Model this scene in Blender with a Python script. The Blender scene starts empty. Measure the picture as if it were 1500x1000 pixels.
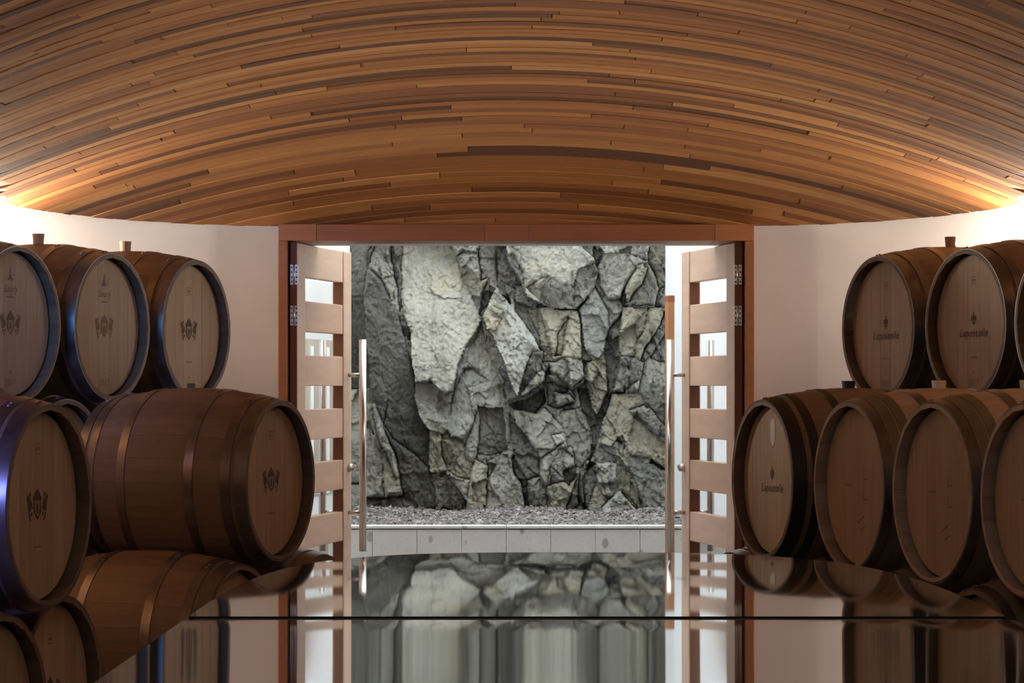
import bpy, math, random
import numpy as np
from mathutils import Vector, Matrix

random.seed(7)
RNG = np.random.default_rng(11)
SC = bpy.context.scene
COL = SC.collection
F = 4400.0            # focal length in pixels of a 1500 px wide frame
ZC = 1.27             # eye height
PI = math.pi

# ------------------------------------------------------------------ camera
cam = bpy.data.cameras.new('camera')
cam.sensor_width = 36.0
cam.lens = 36.0 * F / 1500.0
cam.shift_y = 65.0 / 1500.0
cam.clip_end = 200
cam_o = bpy.data.objects.new('camera', cam)
cam_o.location = (0, 0, ZC)
cam_o.rotation_euler = (PI / 2, 0, 0)
COL.objects.link(cam_o)
SC.camera = cam_o

# ------------------------------------------------------------------ world, lights, exposure
w = bpy.data.worlds.new('overcast_sky')
SC.world = w
w.use_nodes = True
bg = w.node_tree.nodes['Background']
bg.inputs[0].default_value = (0.93, 0.97, 1.0, 1)
bg.inputs[1].default_value = 3.9


def area(name, loc, target, size, energy, color, size_y=None, spread=PI):
    l = bpy.data.lights.new(name, 'AREA')
    l.energy = energy
    l.color = color
    l.size = size
    l.spread = spread
    if size_y:
        l.shape = 'RECTANGLE'
        l.size_y = size_y
    o = bpy.data.objects.new(name, l)
    o.location = loc
    d = Vector(target) - Vector(loc)
    o.rotation_euler = d.to_track_quat('-Z', 'Y').to_euler()
    COL.objects.link(o)
    return o


WARM = (1.0, 0.90, 0.80)
for sg in (-1, 1):
    # small wall washers in the corners between the top barrels and the end wall
    area('wall_washer_lamp', (sg * 2.33, 13.10, 1.96), (sg * 2.12, 13.7, 2.02), 0.08, 17, (1.0, 0.90, 0.80))
    area('wall_washer_lamp', (sg * 2.36, 12.80, 1.80), (sg * 1.75, 12.15, 2.30), 0.08, 32, (1.0, 0.88, 0.72))
    # unseen strips added along the side walls to brighten the vault
    area('vault_fill_strip', (sg * 2.95, 9.4, 1.66), (sg * 2.05, 9.4, 2.75), 5.0, 41, (1.0, 0.88, 0.72), 0.10, spread=2.1)
area('added_overhead_fill', (0.0, 8.6, 2.50), (0.0, 9.0, 0.0), 0.5, 1.5, WARM)  # added overhead light without a fixture
area('added_overhead_fill', (0.0, 4.2, 2.50), (0.0, 12.0, 1.7), 0.7, 22, (1.0, 0.94, 0.86))  # added fill shining along the room onto the barrel heads
area('blue_hoop_light', (-1.80, 7.5, 1.30), (-1.5, 8.85, 0.9), 0.25, 1.1, (0.22, 0.28, 1.0), spread=0.8)  # unseen blue light added for the glint on the near hoop
area('blue_hoop_light', (-2.3, 9.6, 1.98), (-1.75, 12.3, 1.6), 0.8, 5.5, (0.14, 0.42, 1.0), spread=1.0)  # broad unseen blue light added to tint the top row's hoops
SC.view_settings.view_transform = 'Standard'
SC.view_settings.look = 'None'
SC.view_settings.exposure = 0.0
SC.view_settings.gamma = 1.0
SC.view_settings.use_curve_mapping = False

# ------------------------------------------------------------------ materials


def mat(name, rough=0.6, metal=0.0, color=(0.5, 0.5, 0.5)):
    m = bpy.data.materials.new(name)
    m.use_nodes = True
    nt = m.node_tree
    b = nt.nodes['Principled BSDF']
    b.inputs['Roughness'].default_value = rough
    b.inputs['Metallic'].default_value = metal
    b.inputs['Base Color'].default_value = (*color, 1)
    return m, nt, b


def nd(nt, t, **kw):
    n = nt.nodes.new(t)
    for k, v in kw.items():
        setattr(n, k, v)
    return n


def lk(nt, a, b):
    nt.links.new(a, b)


def ramp(nt, fac, stops):
    r = nd(nt, 'ShaderNodeValToRGB')
    e = r.color_ramp.elements
    while len(e) < len(stops):
        e.new(0.5)
    for el, (p, c) in zip(e, stops):
        el.position = p
        el.color = (*c, 1)
    lk(nt, fac, r.inputs[0])
    return r.outputs[0]


def noise(nt, scale, detail=4, rough=0.55, vscale=(1, 1, 1), coord='Object', dist=0.0, perobj=True):
    tc = nd(nt, 'ShaderNodeTexCoord')
    mp = nd(nt, 'ShaderNodeMapping')
    mp.inputs['Scale'].default_value = vscale
    lk(nt, tc.outputs[coord], mp.inputs['Vector'])
    if perobj:
        oi = nd(nt, 'ShaderNodeObjectInfo')
        mu = nd(nt, 'ShaderNodeMath', operation='MULTIPLY')
        mu.inputs[1].default_value = 37.0
        lk(nt, oi.outputs['Random'], mu.inputs[0])
        lk(nt, mu.outputs[0], mp.inputs['Location'])
    n = nd(nt, 'ShaderNodeTexNoise')
    n.inputs['Scale'].default_value = scale
    n.inputs['Detail'].default_value = detail
    n.inputs['Roughness'].default_value = rough
    n.inputs['Distortion'].default_value = dist
    lk(nt, mp.outputs[0], n.inputs['Vector'])
    return n.outputs['Fac']


def mixc(nt, fac, a, b, blend='MIX'):
    m = nd(nt, 'ShaderNodeMix', data_type='RGBA', blend_type=blend)
    for sock, v in ((m.inputs['Factor'], fac), (m.inputs[6], a), (m.inputs[7], b)):
        if hasattr(v, 'is_output'):
            lk(nt, v, sock)
        elif isinstance(v, (int, float)):
            sock.default_value = v
        else:
            sock.default_value = (*v, 1)
    return m.outputs[2]


def bump(nt, b, h, strength=0.3, dist=0.01):
    n = nd(nt, 'ShaderNodeBump')
    n.inputs['Strength'].default_value = strength
    n.inputs['Distance'].default_value = dist
    lk(nt, h, n.inputs['Height'])
    lk(nt, n.outputs[0], b.inputs['Normal'])


def wood(name, stops, rough=0.55, grain=(2, 30, 30), gscale=2.0, gmix=0.45, attr=None, bstr=0.15):
    """stops: colour ramp over a per-piece random value, then grain darkening along x"""
    m, nt, b = mat(name, rough)
    oi = nd(nt, 'ShaderNodeObjectInfo')
    src = nd(nt, 'ShaderNodeAttribute', attribute_name=attr).outputs['Fac'] if attr else oi.outputs['Random']
    base = ramp(nt, src, stops)
    g = noise(nt, gscale, 5, 0.6, grain)
    gl = ramp(nt, g, [(0.25, (0.55, 0.50, 0.46)), (0.75, (1.2, 1.15, 1.1))])
    c = mixc(nt, gmix, base, gl, 'MULTIPLY')
    lk(nt, c, b.inputs['Base Color'])
    bump(nt, b, g, bstr, 0.004)
    return m


M = {}
CEIL = [(0.0, (0.15, 0.057, 0.019)), (0.14, (0.31, 0.118, 0.034)), (0.5, (0.49, 0.200, 0.056)),
        (0.85, (0.62, 0.280, 0.080)), (1.0, (0.74, 0.39, 0.14))]
M['ceil'] = wood('ceiling_wood', CEIL, 0.68, (1.2, 22, 22), 3.0, 0.5)
M['ceilrest'] = wood('ceiling_wood_rest', CEIL, 0.68, (1.2, 22, 22), 3.0, 0.5, attr='tone')
M['frame'] = wood('frame_wood', [(0.0, (0.26, 0.088, 0.030)), (1.0, (0.34, 0.125, 0.045))], 0.4, (1.5, 14, 14), 3, 0.45)
M['leaf'] = wood('leaf_wood', [(0.0, (0.53, 0.34, 0.235)), (0.5, (0.61, 0.41, 0.295)), (1.0, (0.67, 0.48, 0.36))], 0.38, (1.2, 9, 9), 2.5, 0.35)
M['leafdark'] = wood('leaf_shade_wood', [(0.0, (0.17, 0.065, 0.028)), (1.0, (0.22, 0.085, 0.036))], 0.45, (6, 6, 1), 3, 0.4)  # darker copy of the leaf wood, edge shade put into its colour
M['post'] = wood('post_wood', [(0.0, (0.42, 0.19, 0.07)), (1.0, (0.46, 0.21, 0.08))], 0.45, (8, 8, 1), 3, 0.45)
M['stave'] = wood('oak_stave', [(0.0, (0.140, 0.096, 0.070)), (0.5, (0.162, 0.113, 0.084)), (1.0, (0.185, 0.132, 0.100))], 0.55, (2, 26, 26), 2.5, 0.5)
M['stave2'] = wood('pale_oak_stave', [(0.0, (0.30, 0.225, 0.175)), (0.5, (0.36, 0.28, 0.23)), (1.0, (0.42, 0.34, 0.29))], 0.55, (2, 26, 26), 2.5, 0.4)
M['head'] = wood('oak_head', [(0.0, (0.36, 0.262, 0.178)), (0.5, (0.40, 0.296, 0.204)), (1.0, (0.44, 0.335, 0.236))], 0.5, (14, 14, 1.2), 2.5, 0.4)
M['bungwood'] = wood('bung_wood', [(0.0, (0.30, 0.17, 0.10)), (1.0, (0.34, 0.2, 0.12))], 0.6, (20, 20, 3), 3, 0.3)


def hoopmat(name, c1, c2, rough, metal):
    m, nt, b = mat(name, rough, metal)
    n = noise(nt, 9.0, 4, 0.6)
    lk(nt, ramp(nt, n, [(0.3, c1), (0.7, c2)]), b.inputs['Base Color'])
    return m


M['hoop'] = hoopmat('galvanised_hoop', (0.13, 0.118, 0.122), (0.25, 0.235, 0.245), 0.34, 0.85)
M['hoopblack'] = hoopmat('black_hoop', (0.010, 0.010, 0.012), (0.022, 0.020, 0.022), 0.5, 0.2)
M['hoopolive'] = hoopmat('chestnut_hoop', (0.10, 0.082, 0.050), (0.16, 0.13, 0.085), 0.6, 0.0)
M['ink'] = mat('burnt_brand', 0.7, 0, (0.085, 0.055, 0.040))[0]
M['inklight'] = mat('faint_brand', 0.7, 0, (0.19, 0.125, 0.085))[0]
M['sticker'] = mat('white_sticker', 0.5, 0, (0.62, 0.62, 0.68))[0]
M['stickerdark'] = mat('black_sticker', 0.5, 0, (0.02, 0.015, 0.013))[0]
M['silicone'] = mat('silicone_bung', 0.5, 0, (0.62, 0.56, 0.50))[0]
M['rubber'] = mat('black_bung', 0.5, 0, (0.012, 0.012, 0.013))[0]
M['steel'] = mat('brushed_steel', 0.22, 1.0, (0.66, 0.63, 0.60))[0]
M['chrome'] = mat('hinge_steel', 0.32, 1.0, (0.72, 0.70, 0.67))[0]
M['screw'] = mat('screw_dark', 0.5, 0.6, (0.05, 0.045, 0.04))[0]


def plaster(name, c1, c2, rough=0.75, scale=3.0, bstr=0.05):
    m, nt, b = mat(name, rough)
    n = noise(nt, scale, 6, 0.6, perobj=False)
    lk(nt, ramp(nt, n, [(0.3, c1), (0.7, c2)]), b.inputs['Base Color'])
    bump(nt, b, noise(nt, 60, 3, 0.6, perobj=False), bstr, 0.003)
    return m


M['wall'] = plaster('cellar_plaster', (0.70, 0.64, 0.59), (0.76, 0.70, 0.65))
M['white'] = plaster('white_render', (0.84, 0.87, 0.88), (0.88, 0.90, 0.91))
M['greyrender'] = plaster('grey_render', (0.58, 0.58, 0.53), (0.66, 0.66, 0.61))
M['palegrey'] = plaster('pale_grey_render', (0.66, 0.68, 0.66), (0.72, 0.74, 0.72))
M['beige'] = plaster('beige_render', (0.42, 0.37, 0.30), (0.50, 0.45, 0.37))
M['floor'] = plaster('polished_concrete', (0.17, 0.14, 0.12), (0.24, 0.2, 0.17), 0.35, 2.0)
M['backing'] = mat('dark_backing', 0.9, 0, (0.035, 0.018, 0.010))[0]


def tile_mat():
    m, nt, b = mat('terrazzo_tile', 0.45)
    tc = nd(nt, 'ShaderNodeTexCoord')
    base = ramp(nt, noise(nt, 9, 6, 0.65), [(0.3, (0.80, 0.87, 0.84)), (0.7, (0.88, 0.93, 0.91))])
    v = nd(nt, 'ShaderNodeTexVoronoi')
    v.inputs['Scale'].default_value = 9.0
    mp = nd(nt, 'ShaderNodeMapping')
    oi = nd(nt, 'ShaderNodeObjectInfo')
    mu = nd(nt, 'ShaderNodeMath', operation='MULTIPLY')
    mu.inputs[1].default_value = 91.0
    lk(nt, oi.outputs['Random'], mu.inputs[0])
    lk(nt, mu.outputs[0], mp.inputs['Location'])
    mp.inputs['Scale'].default_value = (1, 1, 0.6)
    lk(nt, tc.outputs['Object'], mp.inputs['Vector'])
    lk(nt, mp.outputs[0], v.inputs['Vector'])
    spot = ramp(nt, v.outputs['Distance'], [(0.13, (1, 1, 1)), (0.17, (0, 0, 0))])
    c = mixc(nt, spot, base, (0.46, 0.51, 0.49))
    v2 = nd(nt, 'ShaderNodeTexVoronoi')
    v2.inputs['Scale'].default_value = 60.0
    lk(nt, mp.outputs[0], v2.inputs['Vector'])
    pit = ramp(nt, v2.outputs['Distance'], [(0.10, (1, 1, 1)), (0.16, (0, 0, 0))])
    c = mixc(nt, pit, c, (0.58,0.61,0.60))
    lk(nt, c, b.inputs['Base Color'])
    return m


M['tile'] = tile_mat()


def gravel_mat():
    m, nt, b = mat('gravel', 0.85)
    geo = nd(nt, 'ShaderNodeAttribute', attribute_name='tone')
    c = ramp(nt, geo.outputs['Fac'], [(0.0, (0.07, 0.063, 0.057)), (0.6, (0.205, 0.192, 0.182)), (1.0, (0.42, 0.405, 0.39))])
    lk(nt, c, b.inputs['Base Color'])
    return m


M['gravel'] = gravel_mat()


def rock_mat():
    m, nt, b = mat('cliff_rock', 0.8)
    oi = nd(nt, 'ShaderNodeObjectInfo')
    n1 = noise(nt, 2.6, 8, 0.62, (1, 1, 1), 'Object', 0.6, perobj=False)
    c = mixc(nt, 0.85, oi.outputs['Color'], ramp(nt, n1, [(0.28, (0.44, 0.45, 0.44)), (0.5, (1.0, 1.0, 0.97)), (0.75, (1.28, 1.27, 1.22))]), 'MULTIPLY')
    # warm lichen / iron patches
    n2 = noise(nt, 3.7, 6, 0.6, (1, 1, 0.7), 'Object', 1.0, perobj=False)
    c = mixc(nt, ramp(nt, n2, [(0.52, (0, 0, 0)), (0.72, (0.7, 0.7, 0.7))]), c, mixc(nt, 1.0, c, (1.03, 0.95, 0.74), 'MULTIPLY'))
    # vertical mineral streaks
    n3 = noise(nt, 5.0, 6, 0.7, (3.2, 1, 0.35), 'Object', 0.8, perobj=False)
    c = mixc(nt, 0.75, c, ramp(nt, n3, [(0.30, (0.50, 0.51, 0.50)), (0.48, (1, 1, 1)), (0.70, (1.12, 1.12, 1.1))]), 'MULTIPLY')
    n4 = noise(nt, 38, 8, 0.75, (1, 1, 1), 'Object', 0.4, perobj=False)
    c = mixc(nt, 0.6, c, ramp(nt, n4, [(0.30, (0.50, 0.50, 0.48)), (0.48, (1, 1, 1)), (0.72, (1.25, 1.25, 1.22))]), 'MULTIPLY')
    lk(nt, c, b.inputs['Base Color'])
    ad = nd(nt, 'ShaderNodeMath', operation='ADD')
    lk(nt, n4, ad.inputs[0])
    lk(nt, noise(nt, 110, 6, 0.7, (1, 1, 0.6), perobj=False), ad.inputs[1])
    bump(nt, b, ad.outputs[0], 0.5, 0.010)
    return m


M['rock'] = rock_mat()


def glass_mat():
    m, nt, b = mat('dark_glass', 0.035, 0.0, (0.012, 0.013, 0.011))
    b.inputs['IOR'].default_value = 1.55
    b.inputs['Coat Weight'].default_value = 0.0
    return m


M['glass'] = glass_mat()
M['seam'] = mat('seam_metal', 0.45, 0.5, (0.03, 0.028, 0.026))[0]
M['tbase'] = wood('table_wood', [(0.0, (0.10, 0.05, 0.025)), (1.0, (0.13, 0.065, 0.03))], 0.45)
m_, nt_, b_ = mat('clear_pane', 0.02, 0, (0.9, 0.95, 0.95))
b_.inputs['Transmission Weight'].default_value = 1.0
b_.inputs['IOR'].default_value = 1.1
M['pane'] = m_

# ------------------------------------------------------------------ mesh helpers


def link(name, mesh, material=None, parent=None, loc=(0, 0, 0), rot=(0, 0, 0)):
    o = bpy.data.objects.new(name, mesh)
    COL.objects.link(o)
    if parent is not None:
        o.parent = parent
    o.location = loc
    o.rotation_euler = rot
    if material is not None and mesh is not None and not mesh.materials:
        mesh.materials.append(material)
    return o


def mesh(name, v, f, smooth=False):
    me = bpy.data.meshes.new(name)
    me.from_pydata([tuple(p) for p in v], [], [tuple(p) for p in f])
    me.update()
    if smooth:
        me.polygons.foreach_set('use_smooth', [True] * len(me.polygons))
    return me


def tag(o, label, cat, group=None, kind=None):
    if label:
        o['label'] = label
    if cat:
        o['category'] = cat
    if group:
        o['group'] = group
    if kind:
        o['kind'] = kind
    return o


def empty(name, loc=(0, 0, 0), rz=0.0):
    o = bpy.data.objects.new(name, None)
    o.empty_display_size = 0.1
    COL.objects.link(o)
    o.location = loc
    o.rotation_euler = (0, 0, rz)
    return o


def box_data(x0, x1, y0, y1, z0, z1, bev=0.0):
    """box with chamfered edges on all sides (24 verts) or plain"""
    if bev <= 0:
        v = [(x, y, z) for x in (x0, x1) for y in (y0, y1) for z in (z0, z1)]
        f = [(0, 1, 3, 2), (4, 6, 7, 5), (0, 4, 5, 1), (2, 3, 7, 6), (0, 2, 6, 4), (1, 5, 7, 3)]
        return v, f
    import bmesh
    bm = bmesh.new()
    bmesh.ops.create_cube(bm, size=1.0)
    for p in bm.verts:
        p.co = ((x0 + x1) / 2 + p.co.x * (x1 - x0), (y0 + y1) / 2 + p.co.y * (y1 - y0), (z0 + z1) / 2 + p.co.z * (z1 - z0))
    bmesh.ops.bevel(bm, geom=list(bm.edges), offset=bev, segments=1, affect='EDGES')
    bm.verts.index_update()
    v = [tuple(p.co) for p in bm.verts]
    f = [tuple(p.index for p in q.verts) for q in bm.faces]
    bm.free()
    return v, f


def box(name, dims, material, parent=None, bev=0.0, **kw):
    v, f = box_data(*dims, bev)
    return link(name, mesh(name, v, f), material, parent, **kw)


def tube_data(p0, p1, r0, r1=None, n=16, caps=True):
    r1 = r0 if r1 is None else r1
    p0, p1 = Vector(p0), Vector(p1)
    q = (p1 - p0).to_track_quat('Z', 'Y')
    v = []
    for p, r in ((p0, r0), (p1, r1)):
        for i in range(n):
            a = 2 * PI * i / n
            v.append(p + q @ Vector((r * math.cos(a), r * math.sin(a), 0)))
    f = [(i, (i + 1) % n, n + (i + 1) % n, n + i) for i in range(n)]
    if caps:
        f += [tuple(range(n - 1, -1, -1)), tuple(range(n, 2 * n))]
    return v, f


def tube(name, p0, p1, r0, r1, material, parent=None, n=16, **kw):
    v, f = tube_data(p0, p1, r0, r1, n)
    o = link(name, mesh(name, v, f), material, parent, **kw)
    for p in o.data.polygons:
        p.use_smooth = len(p.vertices) == 4
    return o


# ------------------------------------------------------------------ ceiling surface
ZE = ZC + 0.765          # springing line of the ceiling on the end wall
HC, YB, BB = 0.56, 9.5, 5.0


def zc_mid(y):
    u = max(0.0, min(1.0, (y - YB) / BB))
    return ZE + HC * math.sqrt(max(0.0, 1 - u * u))


def kcurv(y):
    return 1.2 / max(8.0, y)


def ceil_z(x, y):
    ax = abs(x)
    q = ax * ax if ax < 2.12 else 4.4944 + 0.5 * (ax - 2.12)
    return zc_mid(y) - kcurv(y) * q


def wall_x(y):
    return math.sqrt(max(0.0, (zc_mid(y) - ZE) / kcurv(y)))


YJ = 12.35               # beyond this the end wall curves in
XS = 3.25                # side walls


def xmax(y):
    return wall_x(y) if y > YJ else XS


# backing shell: one sheet above the boards
ys = [-3.0, 0, 3, 6, 8, 9.5] + [9.5 + (YJ - 9.5) * i / 10 for i in range(1, 11)]
v, f = [], []
NX = 24
rows = []
for y in ys:
    rows.append((y, XS))
rows.append((YJ + 0.001, wall_x(YJ)))
for i in range(1, 41):
    y = 14.5 - (14.5 - YJ) * (1 - i / 40) ** 2
    rows.append((y, max(wall_x(y), 0.02)))
for (y, xm) in rows:
    for j in range(NX + 1):
        x = -xm + 2 * xm * j / NX
        v.append((x, y, ceil_z(x, y) + 0.028))
for r in range(len(rows) - 1):
    for j in range(NX):
        a = r * (NX + 1) + j
        f.append((a, a + 1, a + NX + 2, a + NX + 1))
ceil = link('ceiling', mesh('ceiling', v, f), M['backing'])
tag(ceil, 'curved vaulted ceiling clad in narrow reddish brown timber boards', 'ceiling', kind='structure')

# board rows, even width along the curved centre line
edges = [7.7]
BW = 0.088
while edges[-1] < 14.4985:
    y = edges[-1]
    s = 0.0
    e0 = F * (zc_mid(y) - ZC) / y
    while s < BW and y < 14.5 and e0 - F * (zc_mid(y) - ZC) / y < 7.6:
        y2 = y + 0.0015
        s += math.hypot(0.0015, zc_mid(y2) - zc_mid(y))
        y = y2
    edges.append(min(y, 14.4995))
stuff_v, stuff_f, stuff_t = [], [], []
nb = 0


def board_data(xa, xb, ya, yb, drop):
    n = max(2, int((xb - xa) / (0.16 if ya < YJ else 0.06)) + 1)
    v = []
    g = 0.0021
    ya, yb = ya + g, yb - g
    for i in range(n + 1):
        x = xa + g + (xb - xa - 2 * g) * i / n
        x1 = x2 = x
        if ya > YJ:
            w1, w2 = max(wall_x(ya), 0.01), max(wall_x(yb), 0.01)
            x1, x2 = max(-w1, min(w1, x)), max(-w2, min(w2, x))
        za, zb = ceil_z(x1, ya) - drop, ceil_z(x2, yb) - drop
        v += [(x1, ya, za), (x2, yb, zb), (x1, ya, za + 0.018), (x2, yb, zb + 0.018)]
    f = []
    for i in range(n):
        a, b = 4 * i, 4 * i + 4
        f += [(a, a + 1, b + 1, b), (a, b, b + 2, a + 2), (a + 1, a + 3, b + 3, b + 1)]
    e = 4 * n
    f += [(0, 2, 3, 1), (e, e + 1, e + 3, e + 2)]
    return v, f


def seen_area(x, xb, ya, yb):
    """rough size of a board as the photograph shows it"""
    n, w = 0, 0.0
    ym = 0.5 * (ya + yb)
    for k in range(9):
        xx = x + (xb - x) * (k + 0.5) / 9
        px, py = 750 + F * xx / ym, 565 - F * (ceil_z(xx, ym) - ZC) / ym
        if 0 < px < 1500 and 0 < py < 340:
            n += 1
    return n / 9 * (xb - x) * F / ym * abs(F * (ceil_z(0, ya) - ZC) / ya - F * (ceil_z(0, yb) - ZC) / yb)


cand = []
for r in range(len(edges) - 1):
    ya, yb = edges[r], edges[r + 1]
    ym = 0.5 * (ya + yb)
    xm = max(wall_x(ya), 0.05) if ym > YJ else XS
    x = -xm
    first = True
    while x < xm - 0.02:
        L = random.uniform(0.6, 2.3)
        if first:
            L *= random.uniform(0.3, 1.0)
            first = False
        xb = min(x + L, xm)
        if xm - xb < 0.2:
            xb = xm
        cand.append((seen_area(x, xb, ya, yb), x, xb, ya, yb, random.uniform(-0.0014, 0.0022)))
        x = xb
y = edges[0]
while y > -2.9:
    x = -XS
    while x < XS - 0.02:
        xb = min(x + random.uniform(1.0, 2.4), XS)
        cand.append((0.0, x, xb, y - 0.098, y, random.uniform(-0.001, 0.002)))
        x = xb
    y -= 0.098
cand.sort(key=lambda c: -c[0])
print('boards in view', sum(c[0] > 0 for c in cand))
for k, (sa, x, xb, ya, yb, drop) in enumerate(cand):
    v, f = board_data(x, xb, ya, yb, drop)
    if k < 300 and sa > 0:
        link('ceiling_board', mesh('ceiling_board', v, f), M['ceil'], ceil)
    else:
        o_ = len(stuff_v)
        stuff_v += v
        stuff_f += [tuple(i + o_ for i in q) for q in f]
        stuff_t += [random.random()] * len(f)
sm_ = mesh('ceiling_boards', stuff_v, stuff_f)
sm_.attributes.new('tone', 'FLOAT', 'FACE').data.foreach_set('value', stuff_t)
so = link('ceiling_boards', sm_, M['ceilrest'], ceil)
so['kind'] = 'stuff'

# ------------------------------------------------------------------ walls and floor
DOOR_L, DOOR_R = -1.105, 1.145      # outer edges of the door frame
YD = 14.2                            # front face of the door frame
LINT_T, LINT_B = ZC + 0.7645, ZC + 0.686


def curve_wall(name, sgn, label):
    x_in = abs(DOOR_L if sgn < 0 else DOOR_R)
    K = [(XS + 0.05, 11.5), (3.05, 12.2), (2.75, 12.95), (2.35, 13.56), (1.85, 14.05), (1.4, 14.33), (x_in, 14.44)]
    pts = []
    for q in range(len(K) - 1):
        p0, p1, p2, p3 = K[max(q - 1, 0)], K[q], K[q + 1], K[min(q + 2, len(K) - 1)]
        for t in [a / 8 for a in range(8)]:
            pts.append(tuple(0.5 * (2 * p1[k] + (p2[k] - p0[k]) * t + (2 * p0[k] - 5 * p1[k] + 4 * p2[k] - p3[k]) * t * t + (3 * p1[k] - p0[k] - 3 * p2[k] + p3[k]) * t ** 3) for k in (0, 1)))
    pts.append(K[-1])
    v, f = [], []
    for (x, y) in pts:
        v += [(sgn * x, y, 0), (sgn * x, y, 3.0), (sgn * x, 14.72, 3.0), (sgn * x, 14.72, 0)]
    for i in range(len(pts) - 1):
        a, b = 4 * i, 4 * i + 4
        for k in range(4):
            f.append((a + k, a + (k + 1) % 4, b + (k + 1) % 4, b + k))
    e = 4 * (len(pts) - 1)
    f += [(3, 2, 1, 0), (e, e + 1, e + 2, e + 3)]
    o = link(name, mesh(name, v, f), M['wall'])
    for p in o.data.polygons:
        p.use_smooth = abs(p.normal.z) < 0.1 and len(p.vertices) == 4 and abs(p.normal.x) < 0.999
    return tag(o, label, 'wall', kind='structure')


curve_wall('wall_back_left', -1, 'pale pinkish plaster end wall curving away beside the blue hooped barrels')
curve_wall('wall_back_right', 1, 'pale pinkish plaster end wall curving away beside the lettered barrels')
o = box('wall_back_top', (DOOR_L, DOOR_R, 14.5, 14.72, LINT_B, 3.0), M['wall'])
tag(o, 'plaster wall strip above the double door, behind the timber lintel', 'wall', kind='structure')
o = box('wall_left', (-XS - 0.2, -XS, -3.2, YJ, 0, 3.0), M['wall'])
tag(o, 'side wall of the cellar behind the crested barrels', 'wall', kind='structure')
o = box('wall_right', (XS, XS + 0.2, -3.2, YJ, 0, 3.0), M['wall'])
tag(o, 'side wall of the cellar behind the lettered barrels', 'wall', kind='structure')
o = box('wall_front', (-XS - 0.2, XS + 0.2, -3.2, -3.0, 0, 3.0), M['wall'])
tag(o, 'cellar end wall facing the double door', 'wall', kind='structure')
o = box('floor', (-3.5, 3.5, -3.2, 20, -0.15, 0), M['floor'])
tag(o, 'smooth dark concrete floor under table and barrels', 'floor', kind='structure')

o = box('blocker', (-3.5, 3.5, -3.2, 14.72, 3.0, 3.2), M['wall'])  # unseen slab added to stop sky light leaking in
tag(o, 'flat roof slab added unseen above the vaulted ceiling to keep the sky out', 'blocker', kind='structure')

# ------------------------------------------------------------------ door frame
fr = empty('trim_1', (0, YD, 0))
tag(fr, 'reddish timber door frame with jointed lintel around the open doorway', 'door frame', kind='structure')
JW = 0.042
box('jamb', (DOOR_L, DOOR_L + JW, 0, 0.30, 0, LINT_B), M['frame'], fr, 0.003)
box('jamb', (DOOR_R - JW, DOOR_R, 0, 0.30, 0, LINT_B), M['frame'], fr, 0.003)
lx = [DOOR_L, (463.5 - 750) / F * YD, (709.5 - 750) / F * YD, (775 - 750) / F * YD, (1047 - 750) / F * YD, DOOR_R]
for i in range(len(lx) - 1):
    box('lintel_board', (lx[i] + 0.0008, lx[i + 1] - 0.0008, 0, 0.30, LINT_B, LINT_T - (0.001 if i % 2 else 0)), M['frame'], fr, 0.002)

# ------------------------------------------------------------------ door leaves
LEAF_W, LEAF_T, LEAF_TOP = 1.09, 0.062, ZC + 0.683
STL = 0.155


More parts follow.
